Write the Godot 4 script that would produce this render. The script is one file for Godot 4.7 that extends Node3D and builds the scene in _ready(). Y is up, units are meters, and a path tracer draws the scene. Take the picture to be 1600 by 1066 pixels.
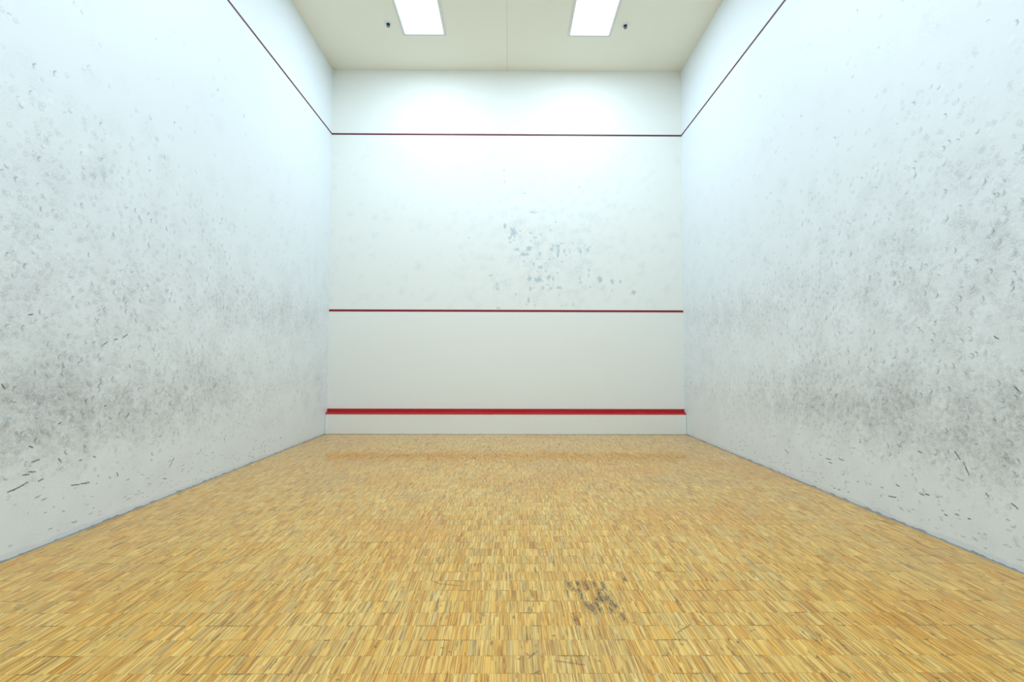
extends Node3D
# A hardball squash court: white plaster walls, red tin, finger parquet, troffers in the ceiling.
# x across the court, y up, the front wall at z = FZ, the camera at z = 0.

const HW := 2.82           # half the width of the court
const FZ := -7.8164        # face of the front wall
const BZ := 1.938          # face of the back wall
const CH := 5.855          # height of the ceiling
const TILE := 7.0          # metres of side wall and floor that one texture covers
const ROW := 0.1091        # length of a parquet finger with its joint
const ROW0 := -1.852       # a joint between two rows
const FINGER := 0.0218     # width of a parquet finger with its joint

var rng := RandomNumberGenerator.new()


# ---------------------------------------------------------------- mesh helper
class Shape:
	var v := PackedVector3Array()
	var n := PackedVector3Array()
	var t := PackedVector2Array()
	var t2 := PackedVector2Array()
	var c := PackedColorArray()
	var i := PackedInt32Array()
	var tint := Color.WHITE
	func corner(p: Vector3, nn: Vector3, uv: Vector2, uv2: Vector2) -> void:
		v.append(p); n.append(nn); t.append(uv); t2.append(uv2); c.append(tint)
	func quad(a: Vector3, b: Vector3, cc: Vector3, d: Vector3) -> void:   # clockwise from outside
		var nn := (cc - a).cross(b - a).normalized()
		var k := v.size()
		for p: Vector3 in [a, b, cc, d]:
			corner(p, nn, Vector2.ZERO, Vector2.ZERO)
		i.append_array(PackedInt32Array([k, k + 1, k + 2, k, k + 2, k + 3]))
	func tri(a: Vector3, b: Vector3, cc: Vector3) -> void:
		var nn := (cc - a).cross(b - a).normalized()
		var k := v.size()
		for p: Vector3 in [a, b, cc]:
			corner(p, nn, Vector2.ZERO, Vector2.ZERO)
		i.append_array(PackedInt32Array([k, k + 1, k + 2]))
	func box(lo: Vector3, hi: Vector3) -> void:
		var p := func(x: int, y: int, z: int) -> Vector3: return Vector3(hi.x if x else lo.x, hi.y if y else lo.y, hi.z if z else lo.z)
		quad(p.call(0, 1, 0), p.call(1, 1, 0), p.call(1, 1, 1), p.call(0, 1, 1))
		quad(p.call(0, 0, 1), p.call(1, 0, 1), p.call(1, 0, 0), p.call(0, 0, 0))
		quad(p.call(0, 1, 1), p.call(1, 1, 1), p.call(1, 0, 1), p.call(0, 0, 1))
		quad(p.call(1, 1, 0), p.call(0, 1, 0), p.call(0, 0, 0), p.call(1, 0, 0))
		quad(p.call(0, 1, 0), p.call(0, 1, 1), p.call(0, 0, 1), p.call(0, 0, 0))
		quad(p.call(1, 1, 1), p.call(1, 1, 0), p.call(1, 0, 0), p.call(1, 0, 1))
	# a profile in (y, z), counted clockwise seen from +x, pushed out from x0 to x1
	func bar(profile: PackedVector2Array, x0: float, x1: float) -> void:
		var m := profile.size()
		for k in m:
			var a := profile[k]
			var b := profile[(k + 1) % m]
			quad(Vector3(x0, a.x, a.y), Vector3(x0, b.x, b.y), Vector3(x1, b.x, b.y), Vector3(x1, a.x, a.y))
		for k in range(1, m - 1):
			var a := profile[0]
			var b := profile[k]
			var d := profile[k + 1]
			tri(Vector3(x1, a.x, a.y), Vector3(x1, b.x, b.y), Vector3(x1, d.x, d.y))
			tri(Vector3(x0, a.x, a.y), Vector3(x0, d.x, d.y), Vector3(x0, b.x, b.y))
	# a profile in (radius, height) turned round the y axis
	func lathe(profile: PackedVector2Array, sides: int) -> void:
		for k in profile.size() - 1:
			var a := profile[k]
			var b := profile[k + 1]
			var slope := Vector2(b.y - a.y, a.x - b.x).normalized()
			for s in sides:
				var q := v.size()
				for e: Array in [[a, s], [a, s + 1], [b, s + 1], [b, s]]:
					var w: float = TAU * e[1] / sides
					corner(Vector3(e[0].x * cos(w), e[0].y, e[0].x * sin(w)), Vector3(slope.x * cos(w), slope.y, slope.x * sin(w)), Vector2.ZERO, Vector2.ZERO)
				i.append_array(PackedInt32Array([q, q + 1, q + 2, q, q + 2, q + 3]))
	func mesh() -> ArrayMesh:
		var a := []
		a.resize(Mesh.ARRAY_MAX)
		a[Mesh.ARRAY_VERTEX] = v; a[Mesh.ARRAY_NORMAL] = n; a[Mesh.ARRAY_TEX_UV] = t; a[Mesh.ARRAY_TEX_UV2] = t2; a[Mesh.ARRAY_COLOR] = c; a[Mesh.ARRAY_INDEX] = i
		var m := ArrayMesh.new()
		m.add_surface_from_arrays(Mesh.PRIMITIVE_TRIANGLES, a)
		return m


func obj(called: String, s: Shape, m: Material, parent: Node = self) -> MeshInstance3D:
	var o := MeshInstance3D.new()
	o.name = called
	o.mesh = s.mesh()
	o.material_override = m
	parent.add_child(o, true)
	return o


func tag(o: Node, label: String, category: String, group := "") -> void:
	o.set_meta("label", label)
	o.set_meta("category", category)
	if group:
		o.set_meta("group", group)


func structure(o: Node, label: String) -> void:
	o.set_meta("kind", "structure")
	o.set_meta("label", label)


func paint(c: Color, rough: float, spec := 0.5) -> StandardMaterial3D:
	var m := StandardMaterial3D.new()
	m.albedo_color = c
	m.roughness = rough
	m.metallic_specular = spec
	return m


# ---------------------------------------------------------------- stamps that textures are put together from
func noise(sd: int, freq: float, octaves := 3) -> FastNoiseLite:
	var f := FastNoiseLite.new()
	f.seed = sd
	f.noise_type = FastNoiseLite.TYPE_SIMPLEX_SMOOTH
	f.frequency = freq
	f.fractal_octaves = octaves
	return f


func smudge(w: int, sd: int, col: Color, strength: float, grain: float) -> Image:
	# a cloud of grime: soft outline, broken into grains
	var im := Image.create(w, w, false, Image.FORMAT_RGBA8)
	var f := noise(sd, grain, 3)
	var g := noise(sd + 91, 2.2 / w, 2)
	for y in w:
		for x in w:
			var r := Vector2(x + 0.5, y + 0.5).distance_to(Vector2(w, w) * 0.5) / (w * 0.5) + 0.35 * g.get_noise_2d(x, y)
			var e := clampf(1.0 - r, 0.0, 1.0)
			e = e * e * (3.0 - 2.0 * e)
			var k := clampf(0.35 + 1.6 * f.get_noise_2d(x, y), 0.0, 1.0)
			im.set_pixel(x, y, Color(col.r, col.g, col.b, strength * e * k))
	return im


func crescent(w: int, turn: float, span: float, col: Color, strength: float, sd: int) -> Image:
	var im := Image.create(w, w, false, Image.FORMAT_RGBA8)
	var f := noise(sd, 0.35, 2)
	for y in w:
		for x in w:
			var p := Vector2(x + 0.5 - w * 0.5, y + 0.5 - w * 0.5) / (w * 0.5)
			var r := p.length()
			var lobe := clampf((cos(p.angle() - turn) - cos(span)) / (1.0 - cos(span)), 0.0, 1.0)
			var ring := exp(-pow((r - 0.66) / 0.17, 2.0))
			im.set_pixel(x, y, Color(col.r, col.g, col.b, clampf(strength * lobe * ring * (0.75 + 0.8 * f.get_noise_2d(x, y)), 0.0, 1.0)))
	return im


func print_mark(w: int, col: Color, strength: float, sd: int) -> Image:
	# the print of a ball: a patchy disc with a slightly firmer rim
	var im := Image.create(w, w, false, Image.FORMAT_RGBA8)
	var f := noise(sd, 0.22, 3)
	for y in w:
		for x in w:
			var r := Vector2(x + 0.5, y + 0.5).distance_to(Vector2(w, w) * 0.5) / (w * 0.5)
			var a := (0.5 + 0.5 * exp(-pow((r - 0.72) / 0.2, 2.0))) * clampf((1.0 - r) * 4.0, 0.0, 1.0)
			im.set_pixel(x, y, Color(col.r, col.g, col.b, clampf(strength * a * (0.45 + 1.5 * f.get_noise_2d(x, y)), 0.0, 1.0)))
	return im


func flake(w: int, h: int, col: Color, strength: float, sd: int, torn := 1.15) -> Image:
	# a chip of lost paint with a torn outline
	var im := Image.create(w, h, false, Image.FORMAT_RGBA8)
	var f := noise(sd, 0.24, 3)
	for y in h:
		for x in w:
			var p := Vector2((x + 0.5) / w * 2.0 - 1.0, (y + 0.5) / h * 2.0 - 1.0)
			var way := p.normalized() * 5.0
			var rim := 0.58 + 0.75 * torn * f.get_noise_2d(way.x + 40.0, way.y)
			var a := clampf((rim - p.length() + 0.5 * torn * f.get_noise_2d(x * 1.5, y * 1.5)) * 6.0, 0.0, 1.0)
			im.set_pixel(x, y, Color(col.r, col.g, col.b, strength * a))
	return im


func dome(w: int, strength: float) -> Image:
	var im := Image.create(w, w, false, Image.FORMAT_RGBA8)
	for y in w:
		for x in w:
			var r := Vector2(x + 0.5, y + 0.5).distance_to(Vector2(w, w) * 0.5) / (w * 0.5)
			var k := clampf(1.0 - r, 0.0, 1.0)
			im.set_pixel(x, y, Color(1, 1, 1, strength * k * k * (3.0 - 2.0 * k)))
	return im


func put(on: Image, st: Image, x: float, y: float) -> void:
	on.blend_rect(st, Rect2i(0, 0, st.get_width(), st.get_height()), Vector2i(roundi(x - st.get_width() * 0.5), roundi(y - st.get_height() * 0.5)))


func stroke(on: Image, a: Vector2, b: Vector2, wide: float, col: Color, strength: float, sd: int) -> void:
	# a scuff from a to b, in pixels: thin at the ends, broken along its way
	var f := noise(sd, 0.2, 2)
	var steps := int(a.distance_to(b) * 1.5) + 2
	for k in steps:
		var q := float(k) / (steps - 1)
		var p := a.lerp(b, q) + (b - a).orthogonal().normalized() * f.get_noise_1d(k * 0.4) * wide
		var r := maxf(0.6, wide * (0.35 + 0.65 * sin(PI * q)))
		for y in range(floori(p.y - r), ceili(p.y + r) + 1):
			for x in range(floori(p.x - r), ceili(p.x + r) + 1):
				if x < 0 or y < 0 or x >= on.get_width() or y >= on.get_height():
					continue
				var e := clampf(1.35 - Vector2(x, y).distance_to(p) / (r + 0.4), 0.0, 1.0) * strength * clampf(0.85 + 0.8 * f.get_noise_2d(x, y * 1.3), 0.15, 1.0)
				var was := on.get_pixel(x, y)
				if was.a > 0.99:
					on.set_pixel(x, y, was.lerp(Color(col.r, col.g, col.b, 1.0), e))
				else:
					on.set_pixel(x, y, Color(col.r, col.g, col.b, maxf(was.a, e)))


func texture(im: Image) -> ImageTexture:
	return ImageTexture.create_from_image(im)


# how much ball grime lies at s metres from the front wall and y metres up
func grime(s: float, y: float, right: bool, f: FastNoiseLite) -> float:
	var near := smoothstep(1.0, 4.2, s)
	var band := exp(-pow((y - (0.84 if not right else 0.80)) / 0.33, 2.0)) * (0.18 + 0.66 * near)
	var mid := exp(-pow((y - 1.72) / 0.34, 2.0)) * 0.42 * smoothstep(0.0, 0.8, s)
	var high := smoothstep(3.3, 1.5, y) * smoothstep(0.35, 0.8, y) * (0.10 + 0.28 * smoothstep(1.6, 4.8, s))
	if right:
		high *= 1.15
		band *= 1.05
	var d := maxf(band, maxf(mid, high)) + 0.25 * minf(band, high)
	return clampf(d * (0.85 + 0.42 * f.get_noise_2d(s * 14.0, y * 14.0)), 0.0, 1.0)


func wall_side(right: bool) -> StandardMaterial3D:
	var w := 2048
	var h := int(2048 * CH / TILE)
	var px := w / TILE
	rng.seed = 41 if right else 17
	var tone := Image.create(w, h, false, Image.FORMAT_RGBA8)
	tone.fill(Color8(241, 246, 246))
	var relief := Image.create(w, h, false, Image.FORMAT_RGBA8)
	relief.fill(Color(0.3, 0.3, 0.3))
	# the roller's stipple, two grains laid over each other
	var stipple := noise(5, 0.16, 3).get_image(512, 512, false, false, true)
	stipple.convert(Image.FORMAT_RGBA8)
	for y in 512:
		for x in 512:
			stipple.set_pixel(x, y, Color(0.5, 0.5, 0.5, 0.16 * stipple.get_pixel(x, y).r))
	for ty in ceili(h / 512.0):
		for tx in 4:
			relief.blend_rect(stipple, Rect2i(0, 0, 512, 512), Vector2i(tx * 512, ty * 512))
	var gate := noise(77 if right else 33, 0.09, 3)
	# clouds of grime
	var clouds := []
	for k in 10:
		var warm := Color8(134, 123, 112) if k % 2 == 0 else Color8(116, 116, 114)
		clouds.append(smudge(48 + 14 * (k % 5), 100 + k, warm, 0.036, 0.12 + 0.03 * (k % 3)))
	var tries := 0
	var done := 0
	while done < 3900 and tries < 60000:
		tries += 1
		var s := rng.randf() * TILE
		var y := rng.randf() * 3.6
		if rng.randf() < pow(grime(s, y, right, gate), 1.25) + (0.035 if y < 2.4 else 0.012):
			put(tone, clouds[rng.randi() % clouds.size()], s * px, h - y * px)
			done += 1
	# prints of balls
	var prints := []
	for k in 12:
		prints.append(print_mark(9 + k % 5, Color8(96, 99, 101), 0.09 + 0.035 * (k % 4), 300 + k))
	tries = 0
	done = 0
	while done < 6500 and tries < 90000:
		tries += 1
		var s := rng.randf() * TILE
		var y := rng.randf() * 4.2
		if rng.randf() < grime(s, y, right, gate) + 0.008:
			put(tone, prints[rng.randi() % prints.size()], s * px, h - y * px)
			done += 1
	# lumps under the paint, some with a dark crescent of rubber
	var domes := []
	for k in 8:
		domes.append(dome(12 + k + k % 3, 0.4 + 0.08 * k))
	var arcs := []
	for k in 16:
		arcs.append(crescent(12 + k % 7, (k % 8 - 4) * 0.35, 1.3 + 0.1 * (k % 4), Color8(72, 78, 82), 0.22 + 0.07 * (k % 6), 500 + k))
	tries = 0
	done = 0
	while done < (1700 if right else 1400) and tries < 60000:
		tries += 1
		var s := rng.randf() * TILE
		var y := 0.15 + rng.randf() * 4.0
		var want := grime(s, y, right, gate) * smoothstep(0.8, 4.5, s) + 0.018 * smoothstep(2.0, 4.0, s)
		if rng.randf() < want:
			put(relief, domes[rng.randi() % domes.size()], s * px, h - y * px)
			if rng.randf() < 0.5:
				put(tone, arcs[rng.randi() % arcs.size()], s * px, h - y * px)
			done += 1
	# racket scrapes and rubber strokes, mostly low down
	for k in 260:
		var s := 1.5 + rng.randf() * 5.3
		var y := 0.06 + 0.55 * rng.randf() * rng.randf() + (0.9 * rng.randf() if k % 6 == 0 else 0.0)
		var long := 0.01 + 0.05 * rng.randf() * rng.randf()
		var a := Vector2(s * px, h - y * px)
		stroke(tone, a, a + Vector2(long * px, rng.randf_range(-0.3, 0.3) * long * px), 0.6 + 0.6 * rng.randf(), Color8(112, 116, 118), 0.1 + 0.3 * rng.randf() * rng.randf(), k)
	var marks := [[-2.899, 0.392, -2.981, 0.419], [-2.863, 0.39, -2.906, 0.397], [-3.0, 0.533, -3.048, 0.538], [-2.98, 0.631, -3.004, 0.619], [-3.046, 0.408, -3.078, 0.415], [-3.277, 0.327, -3.336, 0.317], [-3.345, 0.319, -3.416, 0.31], [-2.948, 0.468, -2.987, 0.463], [-2.983, 0.479, -3.027, 0.47], [-3.168, 0.74, -3.185, 0.746], [-3.516, 0.818, -3.538, 0.825], [-3.725, 0.722, -3.749, 0.744], [-2.807, 1.008, -2.823, 0.979], [-3.177, 0.521, -3.196, 0.493], [-3.329, 0.474, -3.348, 0.479], [-3.44, 0.483, -3.461, 0.474], [-3.652, 0.326, -3.665, 0.296], [-3.481, 1.246, -3.524, 1.275], [-3.58, 1.291, -3.615, 1.297], [-3.662, 1.309, -3.71, 1.34], [-2.942, 1.412, -2.969, 1.419], [-4.212, 0.244, -4.265, 0.314]]
	if right:
		marks = [[-3.079, 0.589, -3.046, 0.544], [-3.025, 0.533, -2.99, 0.463], [-3.36, 0.538, -3.329, 0.535], [-3.558, 0.265, -3.53, 0.259], [-4.175, 0.332, -4.111, 0.323], [-4.344, 0.299, -4.275, 0.301], [-4.301, 0.274, -4.259, 0.272], [-4.987, 0.263, -4.92, 0.237], [-3.634, 0.163, -3.562, 0.173], [-3.36, 0.258, -3.319, 0.252], [-3.313, 0.262, -3.278, 0.267], [-3.171, 0.175, -3.149, 0.17], [-3.094, 0.198, -3.067, 0.199], [-3.008, 0.198, -2.991, 0.199], [-2.743, 0.365, -2.709, 0.344], [-2.889, 0.383, -2.874, 0.365], [-2.701, 1.01, -2.678, 0.984], [-2.805, 1.294, -2.779, 1.275]]
	var n := 0
	for q: Array in marks:
		n += 1
		stroke(tone, Vector2((q[0] - FZ) * px, h - q[1] * px), Vector2((q[2] - FZ) * px, h - q[3] * px), 0.75, Color8(62, 68, 72), 0.55, 900 + n)
	# the strip along the floor that was painted again, with an uneven upper edge and a dirty foot
	var edge := noise(61 if right else 62, 0.012, 3)
	var dirt := noise(63 if right else 64, 0.03, 3)
	for x in w:
		var top := (0.035 + 0.022 * edge.get_noise_1d(x)) * px
		for y in ceili(top):
			tone.set_pixel(x, h - 1 - y, tone.get_pixel(x, h - 1 - y).lerp(Color8(216, 225, 232), 0.4))
		var foot := (0.006 + 0.016 * maxf(0.0, dirt.get_noise_1d(x))) * px
		for y in ceili(foot):
			tone.set_pixel(x, h - 1 - y, tone.get_pixel(x, h - 1 - y).lerp(Color8(120, 124, 126), 0.55))
	var m := paint(Color.WHITE, 0.5)
	m.albedo_texture = texture(tone)
	m.heightmap_enabled = true
	m.heightmap_texture = texture(relief)
	m.heightmap_scale = 0.34
	return m


func wall_front_paint() -> StandardMaterial3D:
	var w := 1400
	var h := int(1400 * CH / (2.0 * HW))
	var px := w / (2.0 * HW)
	rng.seed = 7
	var tone := Image.create(w, h, false, Image.FORMAT_RGBA8)
	tone.fill(Color8(248, 248, 239))
	# faint ball prints over the middle, more to the right of it
	var prints := []
	for k in 8:
		prints.append(smudge(20 + 4 * k, 700 + k, Color8(150, 170, 182), 0.10, 0.12))
	for k in 520:
		var p := Vector2(rng.randfn(0.75, 0.75), rng.randfn(2.9, 0.55))
		if p.y > 2.0 and absf(p.x) < HW:
			put(tone, prints[rng.randi() % 8], (p.x + HW) * px, h - p.y * px)
	for k in 260:
		var p := Vector2(rng.randf_range(-HW, HW), rng.randf_range(2.0, 4.6))
		put(tone, prints[rng.randi() % 8], (p.x + HW) * px, h - p.y * px)
	# chips of lost paint: x, y, half width, half height
	var chips := [[0.107, 3.205, 0.0603, 0.079], [0.045, 3.117, 0.0258, 0.0258], [0.06, 3.044, 0.0201, 0.0201], [0.168, 2.928, 0.0373, 0.0258], [0.363, 2.944, 0.0574, 0.0402], [0.262, 2.849, 0.0402, 0.0373], [0.334, 2.846, 0.0258, 0.0316], [0.118, 3.074, 0.0172, 0.0172], [-0.035, 3.299, 0.0144, 0.0431], [0.387, 3.196, 0.0316, 0.023], [0.543, 3.17, 0.023, 0.0172], [0.211, 3.227, 0.0172, 0.0144], [0.449, 3.119, 0.0373, 0.0172], [0.384, 3.064, 0.0201, 0.0172], [0.709, 3.243, 0.0201, 0.0144], [0.782, 3.368, 0.0115, 0.0115], [0.742, 2.999, 0.0172, 0.0172], [0.716, 2.93, 0.0316, 0.0287], [0.825, 2.982, 0.0316, 0.0316], [0.875, 3.026, 0.0316, 0.0144], [0.824, 2.887, 0.0316, 0.0646], [0.814, 2.814, 0.0172, 0.0258], [0.925, 2.902, 0.0172, 0.0431], [1.019, 2.888, 0.0144, 0.0144], [0.954, 2.837, 0.0144, 0.0115], [1.178, 2.903, 0.023, 0.0402], [1.294, 2.925, 0.0258, 0.0373], [1.34, 2.976, 0.0144, 0.0172], [1.135, 2.954, 0.0172, 0.0201], [1.251, 2.991, 0.0144, 0.0144], [1.07, 3.026, 0.0115, 0.023], [0.687, 2.77, 0.0201, 0.0201], [0.745, 2.792, 0.0144, 0.0201], [0.882, 2.735, 0.0201, 0.0144], [0.622, 2.705, 0.0144, 0.0144], [0.277, 2.74, 0.0201, 0.0201], [0.277, 2.66, 0.0144, 0.0144], [0.399, 2.74, 0.0144, 0.0172], [0.435, 2.69, 0.023, 0.0287], [0.536, 2.639, 0.0345, 0.0258], [0.5, 2.574, 0.0201, 0.0201], [0.63, 2.582, 0.0201, 0.0144], [0.363, 2.465, 0.0316, 0.046], [0.514, 2.444, 0.046, 0.0488], [0.457, 2.444, 0.023, 0.0345], [0.67, 2.476, 0.0287, 0.0431], [0.749, 2.452, 0.0172, 0.0431], [0.579, 2.415, 0.0172, 0.0144], [0.651, 2.365, 0.0258, 0.0144], [0.586, 2.314, 0.0258, 0.023], [0.701, 2.3, 0.0201, 0.0201], [0.831, 2.315, 0.0402, 0.0201], [0.378, 2.292, 0.0201, 0.0373], [0.435, 2.306, 0.0172, 0.0144], [1.162, 2.46, 0.0201, 0.023], [1.184, 2.403, 0.0258, 0.023], [1.314, 2.606, 0.0201, 0.0258], [1.306, 2.519, 0.0144, 0.0345], [1.486, 2.447, 0.0373, 0.0517], [1.334, 2.331, 0.0201, 0.0144], [0.838, 2.199, 0.0115, 0.0144], [0.148, 2.209, 0.0115, 0.0115], [0.349, 2.118, 0.023, 0.0488], [0.443, 2.097, 0.0144, 0.0144], [0.457, 2.032, 0.0201, 0.0144], [0.313, 2.046, 0.0144, 0.0144], [0.22, 2.079, 0.0115, 0.0086], [1.06, 2.048, 0.0144, 0.0316], [0.938, 2.029, 0.0201, 0.0115], [0.881, 2.026, 0.0144, 0.0115], [1.103, 2.02, 0.0115, 0.0115], [1.688, 2.419, 0.0287, 0.0431], [0.809, 2.553, 0.0201, 0.0172], [0.529, 2.857, 0.023, 0.0287], [0.493, 2.777, 0.0172, 0.0144]]
	chips += [[-0.044, 4.207, 0.0149, 0.0249], [-0.038, 4.029, 0.0149, 0.0249], [1.163, 3.938, 0.0199, 0.0149], [0.284, 3.839, 0.0348, 0.0124], [0.409, 3.528, 0.0647, 0.0124], [0.785, 3.372, 0.0149, 0.0149], [-0.029, 3.306, 0.0199, 0.0348], [-0.603, 3.114, 0.0149, 0.0149], [-0.251, 2.504, 0.0398, 0.0149], [-0.163, 2.374, 0.0199, 0.0249], [-0.145, 2.292, 0.0199, 0.0249], [0.149, 2.208, 0.0149, 0.0149], [-0.137, 1.987, 0.0249, 0.0199], [1.82, 2.413, 0.0249, 0.0249], [1.694, 2.28, 0.0149, 0.0149], [2.031, 2.244, 0.0398, 0.0348]]
	var n := 0
	for q: Array in chips:
		n += 1
		var big: float = minf(1.0, q[2] * q[3] / 0.0012)
		put(tone, flake(maxi(4, int(q[2] * 3.3 * px)), maxi(4, int(q[3] * 3.3 * px)), Color8(184, 197, 201), 0.45 + 0.3 * big, 1200 + n, lerpf(1.2, 0.8, big)), (q[0] + HW) * px, h - q[1] * px)
	# loose crumbs round the chips
	for k in 190:
		var p := Vector2(rng.randfn(0.62, 0.42), rng.randfn(2.7, 0.38))
		if p.y > 2.0:
			put(tone, flake(3 + rng.randi() % 4, 3 + rng.randi() % 4, Color8(165, 182, 190), 0.4, 1400 + k), (p.x + HW) * px, h - p.y * px)
	for k in 90:
		put(tone, flake(3 + rng.randi() % 3, 3 + rng.randi() % 3, Color8(190, 196, 196), 0.45, 1700 + k), rng.randf() * w, h - rng.randf_range(0.4, 4.7) * px)
	var m := paint(Color.WHITE, 0.62)
	m.albedo_texture = texture(tone)
	return m


# ---------------------------------------------------------------- parquet
var tone_patch: FastNoiseLite
var wear_patch: FastNoiseLite

func finger(s: Shape, x0: float, x1: float, z0: float, z1: float, origin: Vector3) -> void:
	# one parquet finger from z0 (far) to z1 (near); its own tone, grain and a hair of tilt
	var mid := Vector2((x0 + x1) * 0.5, (z0 + z1) * 0.5)
	var pale := Color8(248, 206, 117).srgb_to_linear()
	var honey := Color8(244, 186, 83).srgb_to_linear()
	var amber := Color8(239, 167, 58).srgb_to_linear()
	var brown := Color8(212, 150, 64).srgb_to_linear()
	var grey := Color8(214, 176, 106).srgb_to_linear()
	var k := rng.randf()
	var c := honey.lerp(pale, 0.15 + 0.6 * rng.randf()) if k < 0.62 else honey.lerp(amber, 0.55 * rng.randf()) if k < 0.86 else honey.lerp(brown, rng.randf()) if k < 0.96 else pale.lerp(grey, rng.randf())
	c = c.lerp(amber, clampf(tone_patch.get_noise_2d(mid.x, mid.y) * 0.9, 0.0, 0.45))
	c = c.lerp(grey, clampf(wear_patch.get_noise_2d(mid.x, mid.y) * 1.3 - 0.2, 0.0, 0.6) * rng.randf_range(0.3, 1.0))
	c *= rng.randf_range(0.92, 1.06)
	c.a = 1.0
	s.tint = c
	var y := rng.randf_range(-0.00025, 0.00025)
	var tx := rng.randf_range(-1, 1) * 0.00006
	var tz := rng.randf_range(-1, 1) * 0.00022
	var deep := -0.004
	var a := Vector3(x0, y - tx - tz, z0) - origin
	var b := Vector3(x1, y + tx - tz, z0) - origin
	var cc := Vector3(x1, y + tx + tz, z1) - origin
	var d := Vector3(x0, y - tx + tz, z1) - origin
	var low := Vector3(0, deep, 0)
	var k0 := s.v.size()
	s.quad(a, b, cc, d)
	s.quad(d, cc, cc + low, d + low)
	s.quad(b, a, a + low, b + low)
	s.quad(a, d, d + low, a + low)
	s.quad(cc, b, b + low, cc + low)
	var slip := Vector2(rng.randf(), rng.randf())
	for q in range(k0, s.v.size()):
		var p := s.v[q] + origin
		s.t[q] = Vector2(p.x / 0.16, p.z / 0.5) + slip
		s.t2[q] = Vector2((p.x + HW) / (2.0 * HW), (p.z - FZ) / TILE)


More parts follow.
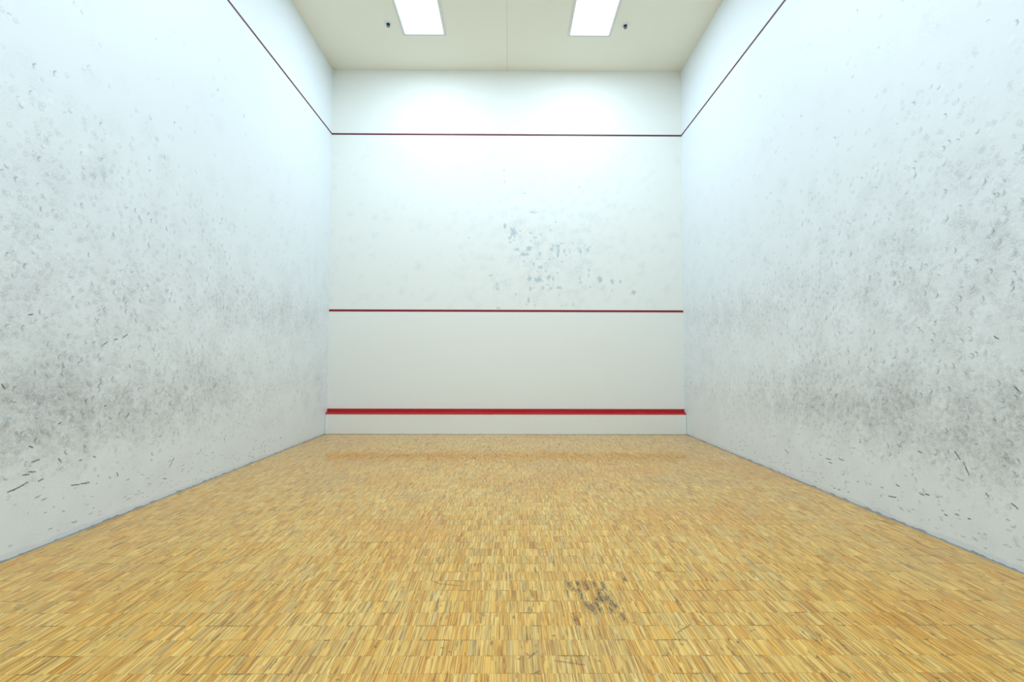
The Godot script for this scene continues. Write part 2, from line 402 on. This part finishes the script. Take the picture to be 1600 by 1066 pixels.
func wood() -> StandardMaterial3D:
	# grain: fine and coarse streaks along the finger
	var fine := noise(11, 0.09, 3).get_image(256, 24, false, false, true)
	fine.convert(Image.FORMAT_RGB8)
	fine.resize(256, 256, Image.INTERPOLATE_CUBIC)
	var coarse := noise(12, 0.03, 2).get_image(256, 12, false, false, true)
	coarse.convert(Image.FORMAT_RGB8)
	coarse.resize(256, 256, Image.INTERPOLATE_CUBIC)
	var grain := Image.create(256, 256, false, Image.FORMAT_RGB8)
	for y in 256:
		for x in 256:
			var q := 0.62 * fine.get_pixel(x, y).r + 0.38 * coarse.get_pixel(x, y).r
			var g := clampf(0.58 + 0.72 * q, 0.0, 1.0)
			grain.set_pixel(x, y, Color(g, pow(g, 1.25), pow(g, 1.6)))
	# stains, scuffs and dirt trodden in
	var w := 1650
	var h := 2048
	var stain := Image.create(w, h, false, Image.FORMAT_RGBA8)
	stain.fill(Color(0.2, 0.18, 0.15, 0.0))
	var px := h / TILE
	rng.seed = 23
	var clouds := []
	for k in 8:
		clouds.append(smudge(30 + 9 * k, 2100 + k, Color8(120, 104, 78), 0.16, 0.09))
	for k in 380:
		put(stain, clouds[rng.randi() % 8], rng.randf() * w, rng.randf() * h)
	# dark streaks in the grain
	for k in 3600:
		var p := Vector2(rng.randf() * w, rng.randf() * h)
		var long := (0.015 + 0.09 * rng.randf() * rng.randf()) * px
		stroke(stain, p, p + Vector2(0, long), 0.7 + 0.5 * rng.randf(), Color8(92, 60, 20) if k % 3 else Color8(58, 44, 28), 0.4 + 0.55 * rng.randf() * rng.randf(), 3000 + k % 60)
	# dirt in the joints between the rows
	for k in 1100:
		var row := ROW0 - ROW * floori(rng.randf() * 54.0)
		var long := (0.012 + 0.12 * rng.randf() * rng.randf()) * px
		var p := Vector2(rng.randf() * w, (row - FZ) * px)
		stroke(stain, p, p + Vector2(long, 0), 0.6, Color8(44, 32, 18), 0.4 + 0.5 * rng.randf(), 3100 + k % 60)
	# specks
	for k in 420:
		var p := Vector2(rng.randf() * w, rng.randf() * h)
		stroke(stain, p, p + Vector2(rng.randf_range(-3, 3), rng.randf_range(-3, 3)), 0.7 + 0.8 * rng.randf(), Color8(36, 34, 32), 0.8, 3200 + k % 40)
	# rubber marks of shoes: short arcs
	for k in 46:
		var p := Vector2(rng.randf() * w, rng.randf() * h)
		var turn := rng.randf() * TAU
		var r := rng.randf_range(8, 26)
		for q in 6:
			var a0 := turn + q * 0.16
			stroke(stain, p + Vector2(cos(a0), sin(a0)) * r, p + Vector2(cos(a0 + 0.18), sin(a0 + 0.18)) * r, 0.6, Color8(44, 40, 38), 0.55, 3300 + k)
	# the worn patch with black scuffs, and single scuffs: x, z to x, z
	var scuffs := [[0.347, -2.601, 0.347, -2.541], [0.36, -2.536, 0.357, -2.499], [0.391, -2.601, 0.393, -2.562], [0.429, -2.606, 0.43, -2.551], [0.434, -2.562, 0.434, -2.514], [0.476, -2.606, 0.475, -2.541], [0.393, -2.499, 0.39, -2.41], [0.482, -2.525, 0.509, -2.504], [0.483, -2.504, 0.477, -2.444], [0.478, -2.454, 0.481, -2.391], [0.521, -2.606, 0.518, -2.525], [0.507, -2.444, 0.509, -2.405], [0.523, -2.454, 0.523, -2.396], [0.519, -2.386, 0.518, -2.35], [0.505, -2.341, 0.51, -2.29], [0.535, -2.377, 0.539, -2.332], [0.409, -2.359, 0.419, -2.297], [0.424, -2.368, 0.429, -2.314], [0.4, -2.387, 0.408, -2.35], [0.45, -2.386, 0.456, -2.341], [0.458, -2.332, 0.461, -2.297], [0.384, -2.52, 0.391, -2.499], [0.458, -2.429, 0.46, -2.405], [0.484, -2.444, 0.488, -2.396], [0.645, -2.645, 0.647, -2.611], [0.547, -2.288, 0.549, -2.221], [0.327, -2.234, 0.33, -2.222]]
	scuffs += [[0.376, -1.935, 0.388, -1.923], [0.146, -2.519, 0.154, -2.438], [0.853, -2.24, 0.907, -2.176], [0.739, -2.116, 0.827, -2.187], [0.113, -1.948, 0.148, -1.99], [0.213, -1.931, 0.322, -1.903], [-0.353, -2.613, -0.304, -2.569], [-0.306, -2.583, -0.204, -2.554], [-0.605, -2.395, -0.607, -2.299], [-0.482, -2.395, -0.484, -2.299], [-0.097, -2.292, -0.073, -2.264], [0.133, -1.854, 0.151, -1.869], [0.102, -1.981, 0.117, -1.965], [0.896, -2.262, 0.9, -2.186], [1.385, -2.067, 1.381, -1.969], [1.22, -1.987, 1.22, -1.97], [1.422, -1.973, 1.436, -1.969], [1.441, -1.916, 1.436, -1.858], [1.275, -1.858, 1.278, -1.829], [1.339, -2.125, 1.337, -2.095], [-1.956, -2.03, -1.918, -2.057], [-1.79, -2.03, -1.782, -2.113], [-1.733, -2.075, -1.714, -2.066], [-1.652, -2.198, -1.648, -2.213], [-1.6, -1.986, -1.602, -2.012], [-1.049, -2.528, -1.045, -2.563]]
	var n := 0
	for q: Array in scuffs:
		n += 1
		stroke(stain, Vector2((q[0] + HW) * px, (q[1] - FZ) * px), Vector2((q[2] + HW) * px, (q[3] - FZ) * px), 1.5 if n < 28 else 0.9, Color8(34, 36, 38), 1.0 if n < 28 else 0.75, 3500 + n)
		if n < 28:
			for e: float in [-1.0, 1.0]:
				var slip := e * rng.randf_range(1.5, 3.5)
				stroke(stain, Vector2((q[0] + HW) * px + slip, (q[1] - FZ) * px - rng.randf() * 8.0), Vector2((q[2] + HW) * px + slip, (q[3] - FZ) * px + rng.randf() * 9.0), 0.7, Color8(48, 42, 34), 0.65, 3600 + n)
	var m := paint(Color.WHITE, 0.13, 0.45)
	m.vertex_color_use_as_albedo = true
	m.albedo_texture = texture(grain)
	m.detail_enabled = true
	m.detail_albedo = texture(stain)
	m.detail_blend_mode = BaseMaterial3D.BLEND_MODE_MIX
	m.detail_uv_layer = BaseMaterial3D.DETAIL_UV_2
	return m


func lay_floor() -> void:
	var slab := Shape.new()
	slab.box(Vector3(-HW - 0.3, -0.25, FZ - 0.3), Vector3(HW + 0.3, -0.0042, BZ + 0.3))
	var floor_node := obj("floor", slab, paint(Color8(58, 42, 26), 0.9))
	structure(floor_node, "worn honey coloured finger parquet floor of the squash court")
	var m := wood()
	tone_patch = noise(51, 0.7, 3)
	wear_patch = noise(52, 1.1, 3)
	rng.seed = 99
	var rest := Shape.new()
	var x_far := HW - 0.007
	var first := -1
	var row := floori((ROW0 - (FZ + 0.088)) / ROW) + 1
	var z := ROW0 - ROW * row
	var parts := 0
	while z < BZ - 0.01:
		var z0 := maxf(z, FZ + 0.088)
		var z1 := minf(z + ROW, BZ - 0.006)
		var r := roundi((z - ROW0) / ROW)       # -1 is the row that ends at ROW0, further rows are lower
		var x := -x_far
		var shift := rng.randf() * FINGER
		var wide := FINGER - shift if shift < FINGER * 0.7 else FINGER
		var loose := 0.0
		while x < x_far - 0.004:
			var x1 := minf(x + wide, x_far)
			if x_far - x1 < 0.005:
				x1 = x_far
			# the joint at the end of a finger opens and closes from one to the next
			loose = lerpf(loose, rng.randf() * rng.randf() * 0.0028, 0.5)
			var ga := rng.randf_range(0.00015, 0.0005)
			if rng.randf() < 0.10:
				ga += 0.0011
			var s := rest
			var origin := Vector3.ZERO
			var own := (r == -1 and absf((x + x1) * 0.5 - 0.055) < 1.98) or (r == -2 and absf((x + x1) * 0.5 - 0.055) < 1.26)
			if own and parts < 300:
				s = Shape.new()
				origin = Vector3((x + x1) * 0.5, 0, (z0 + z1) * 0.5)
			finger(s, x + ga * 0.5, x1 - ga * 0.5, z0 + 0.0001 + loose * 0.5, z1 - 0.0001 - loose * 0.5, origin)
			if s != rest:
				parts += 1
				obj("wood_strip", s, m, floor_node).position = origin
			x = x1
			wide = FINGER * rng.randf_range(0.93, 1.07)
		z += ROW
	var o := obj("wood_strips", rest, m, floor_node)
	o.set_meta("kind", "stuff")


# ---------------------------------------------------------------- things
func ceiling_light(at: Vector3, label: String) -> void:
	var t := Node3D.new()
	t.name = "ceiling_light"
	add_child(t, true)
	t.position = at
	tag(t, label, "light", "troffers in the ceiling")
	var hx := 0.279
	var hz := 0.585
	var f := 0.032
	var white := paint(Color8(226, 226, 220), 0.4)
	for e: Array in [[-1, 0], [1, 0], [0, -1], [0, 1]]:
		var s := Shape.new()
		if e[0]:
			s.box(Vector3(minf(e[0] * hx, e[0] * (hx + f)), -0.010, -hz - f), Vector3(maxf(e[0] * hx, e[0] * (hx + f)), 0, hz + f))
		else:
			s.box(Vector3(-hx, -0.010, minf(e[1] * hz, e[1] * (hz + f))), Vector3(hx, 0, maxf(e[1] * hz, e[1] * (hz + f))))
		obj("frame_rail", s, white, t)
	# the lens: a shallow tray of white plastic, a little lower than the frame
	var d := Shape.new()
	var a := [Vector3(-hx + 0.002, -0.001, -hz + 0.002), Vector3(hx - 0.002, -0.001, -hz + 0.002), Vector3(hx - 0.002, -0.001, hz - 0.002), Vector3(-hx + 0.002, -0.001, hz - 0.002)]
	var b := []
	for p: Vector3 in a:
		b.append(Vector3(p.x - signf(p.x) * 0.012, -0.016, p.z - signf(p.z) * 0.012))
	d.quad(b[3], b[2], b[1], b[0])
	d.quad(a[0], a[1], a[2], a[3])
	for k in 4:
		d.quad(a[(k + 1) % 4], a[k], b[k], b[(k + 1) % 4])
	var glow := paint(Color8(235, 238, 240), 0.5)
	glow.emission_enabled = true
	glow.emission = LAMP
	glow.emission_energy_multiplier = 1.25
	obj("diffuser", d, glow, t)
	var l := AreaLight3D.new()
	l.name = "lamp"
	t.add_child(l)
	l.position.y = -0.022
	l.rotation_degrees.x = -90
	l.area_size = Vector2(2.0 * hx - 0.03, 2.0 * hz - 0.03)
	l.light_color = LAMP
	l.light_energy = LAMP_ENERGY
	l.area_range = 30.0
	l.shadow_enabled = true


func sprinkler(at: Vector3) -> void:
	var t := Node3D.new()
	t.name = "sprinkler_head"
	add_child(t, true)
	t.position = at
	tag(t, "small chrome fire sprinkler on a round pale plate beside a ceiling light", "sprinkler", "sprinklers in the ceiling")
	var chrome := paint(Color8(120, 126, 130), 0.28)
	chrome.metallic = 0.9
	var dark := paint(Color8(40, 46, 50), 0.45)
	dark.metallic = 0.6
	var plate := Shape.new()
	plate.lathe(PackedVector2Array([Vector2(0.060, 0), Vector2(0.060, -0.002), Vector2(0.052, -0.006), Vector2(0.028, -0.007), Vector2(0.025, -0.001)]), 28)
	obj("cover_plate", plate, paint(Color8(236, 240, 240), 0.35), t)
	var cup := Shape.new()
	cup.lathe(PackedVector2Array([Vector2(0.025, -0.002), Vector2(0.020, -0.008), Vector2(0.015, -0.015), Vector2(0.0, -0.016)]), 20)
	obj("body", cup, dark, t)
	for side in [-1, 1]:
		var arm := Shape.new()
		for k in 6:
			var w0 := PI * k / 6.0
			var w1 := PI * (k + 1) / 6.0
			var p0 := Vector3(side * (0.004 + 0.017 * sin(w0)), -0.014 - 0.026 * k / 6.0, 0)
			var p1 := Vector3(side * (0.004 + 0.017 * sin(w1)), -0.014 - 0.026 * (k + 1) / 6.0, 0)
			arm.box(Vector3(minf(p0.x, p1.x) - 0.0025, p1.y, -0.004), Vector3(maxf(p0.x, p1.x) + 0.0025, p0.y, 0.004))
		obj("yoke_arm", arm, dark, t)
	var bulb := Shape.new()
	bulb.lathe(PackedVector2Array([Vector2(0.0, -0.015), Vector2(0.003, -0.018), Vector2(0.003, -0.036), Vector2(0.0, -0.039)]), 10)
	obj("glass_bulb", bulb, paint(Color8(120, 24, 20), 0.15), t)
	var star := Shape.new()
	for k in 12:
		var w := TAU * k / 12.0
		var q := Vector3(cos(w), 0, sin(w))
		var g := Vector3(-sin(w), 0, cos(w)) * 0.0042
		star.quad(q * 0.006 - g + Vector3.DOWN * 0.040, q * 0.006 + g + Vector3.DOWN * 0.040, q * 0.021 + g + Vector3.DOWN * 0.042, q * 0.021 - g + Vector3.DOWN * 0.042)
		star.quad(q * 0.021 - g + Vector3.DOWN * 0.044, q * 0.021 + g + Vector3.DOWN * 0.044, q * 0.006 + g + Vector3.DOWN * 0.044, q * 0.006 - g + Vector3.DOWN * 0.044)
	star.lathe(PackedVector2Array([Vector2(0.0, -0.038), Vector2(0.011, -0.040), Vector2(0.011, -0.044), Vector2(0.0, -0.046)]), 16)
	obj("deflector", star, chrome, t)


func line(lo: Vector3, hi: Vector3, m: Material, called: String) -> MeshInstance3D:
	var s := Shape.new()
	var mid := (lo + hi) * 0.5
	s.box(lo - mid, hi - mid)
	var o := obj(called, s, m)
	o.position = mid
	return o


const LAMP := Color(0.81, 0.905, 1.0)
const LAMP_ENERGY := 4.95


func _ready() -> void:
	# camera, sky, light, exposure
	var cam := Camera3D.new()
	cam.name = "camera"
	add_child(cam)
	cam.fov = rad_to_deg(2.0 * atan(533.0 / 769.78))
	cam.near = 0.05
	cam.far = 60.0
	cam.transform = Transform3D(Basis.from_euler(Vector3(0.0407, -0.0067, 0.0023)), Vector3(0.036, 1.1434, 0.0))
	cam.current = true
	var around := WorldEnvironment.new()
	around.name = "surroundings"
	var env := Environment.new()
	env.background_mode = Environment.BG_COLOR
	env.background_color = Color.BLACK
	env.tonemap_mode = Environment.TONE_MAPPER_LINEAR
	env.tonemap_exposure = 1.0
	env.sdfgi_enabled = true
	env.ssao_enabled = true
	env.ssil_enabled = true
	around.environment = env
	add_child(around)
	for side in [-1, 1]:
		ceiling_light(Vector3(side * 1.19, CH, -6.92 + 0.585), "bright fluorescent ceiling panel beside a sprinkler, next to the front wall")
	for side in [-1, 1]:
		ceiling_light(Vector3(side * 1.19, CH, -2.6), "bright fluorescent ceiling panel over the middle of the court")
	for side in [-1, 1]:
		ceiling_light(Vector3(side * 1.19, CH, 1.1), "bright fluorescent ceiling panel next to the back wall")

	# walls
	var wide := 0.3
	for side in [-1, 1]:
		var s := Shape.new()
		var inner: float = side * HW
		var outer: float = side * (HW + wide)
		s.box(Vector3(minf(inner, outer), -0.1, FZ - wide), Vector3(maxf(inner, outer), CH + 0.3, BZ + wide))
		for q in s.v.size():
			s.t[q] = Vector2((s.v[q].z - FZ) / TILE, 1.0 - s.v[q].y / CH)
		structure(obj("wall_right" if side > 0 else "wall_left", s, wall_side(side > 0)), "white plaster side wall with grey ball marks" + (", lumpier and more pitted" if side > 0 else ", scraped low down"))
	var front := Shape.new()
	front.box(Vector3(-HW, -0.1, FZ - wide), Vector3(HW, CH + 0.3, FZ))
	for q in front.v.size():
		front.t[q] = Vector2((front.v[q].x + HW) / (2.0 * HW), 1.0 - front.v[q].y / CH)
	structure(obj("wall_front", front, wall_front_paint()), "smooth white front wall with chipped paint above the service line")
	var plain := paint(Color8(241, 246, 246), 0.5)
	var back := Shape.new()
	back.box(Vector3(-HW, -0.1, BZ), Vector3(HW, CH + 0.3, BZ + wide))
	structure(obj("wall_back", back, plain), "plain white back wall")

	# ceiling: two boards under a slab, with a fine joint between them
	var slab := Shape.new()
	slab.box(Vector3(-HW, CH + 0.012, FZ), Vector3(HW, CH + 0.3, BZ))
	var over := obj("ceiling", slab, paint(Color8(150, 146, 134), 0.9))
	structure(over, "flat cream ceiling with a fine joint along the middle")
	var cream := paint(Color8(248, 244, 226), 0.75, 0.4)
	for side in [-1, 1]:
		var s := Shape.new()
		s.box(Vector3(-HW if side < 0 else 0.0012, CH, FZ), Vector3(-0.0012 if side < 0 else HW, CH + 0.011, BZ))
		obj("ceiling_panel", s, cream, over)

	lay_floor()

	# the tin: white boards with a red ledge, in two lengths
	var tin := Node3D.new()
	tin.name = "tin"
	add_child(tin)
	tin.position = Vector3(0, 0, FZ)
	tag(tin, "low white tin board with a red sloping top rail along the front wall", "tin")
	var white := paint(Color8(248, 248, 239), 0.45)
	var red := paint(Color8(186, 6, 18), 0.25)
	var joint := -0.215
	for k in 2:
		var x0 := -HW + 0.004 if k == 0 else joint + 0.0003
		var x1 := joint - 0.0003 if k == 0 else HW - 0.004
		var lift := 0.0 if k == 0 else 0.0015
		var board := Shape.new()
		board.box(Vector3(x0, 0.003, 0.001), Vector3(x1, 0.307 + lift, 0.084))
		obj("board", board, white, tin)
		var rail := Shape.new()
		rail.bar(PackedVector2Array([Vector2(0.3075 + lift, 0.0012), Vector2(0.389, 0.0012), Vector2(0.390, 0.004), Vector2(0.389, 0.0065), Vector2(0.351, 0.009), Vector2(0.3165 + lift, 0.083), Vector2(0.3145 + lift, 0.0855), Vector2(0.3075 + lift, 0.0858)]), x0, x1)
		obj("red_rail", rail, red, tin)

	# the lines
	var maroon := paint(Color8(96, 14, 34), 0.6)
	var scarlet := paint(Color8(140, 10, 22), 0.6)
	tag(line(Vector3(-HW, 4.783, FZ), Vector3(HW, 4.808, FZ + 0.0025), maroon, "out_line"), "thin maroon out line across the front wall, high under the ceiling", "court line")
	for side in [-1, 1]:
		var inner: float = side * HW
		tag(line(Vector3(minf(inner, inner - side * 0.0025), 4.783, FZ + 0.003), Vector3(maxf(inner, inner - side * 0.0025), 4.808, BZ), maroon, "out_line"), "thin maroon out line along a side wall, high up", "court line", "out lines along the side walls")
	tag(line(Vector3(-HW + 0.003, 1.925, FZ), Vector3(HW - 0.003, 1.958, FZ + 0.0025), scarlet, "service_line"), "red service line across the front wall below the chipped paint", "court line")

	for side in [-1, 1]:
		sprinkler(Vector3(side * 1.66, CH, -6.713))
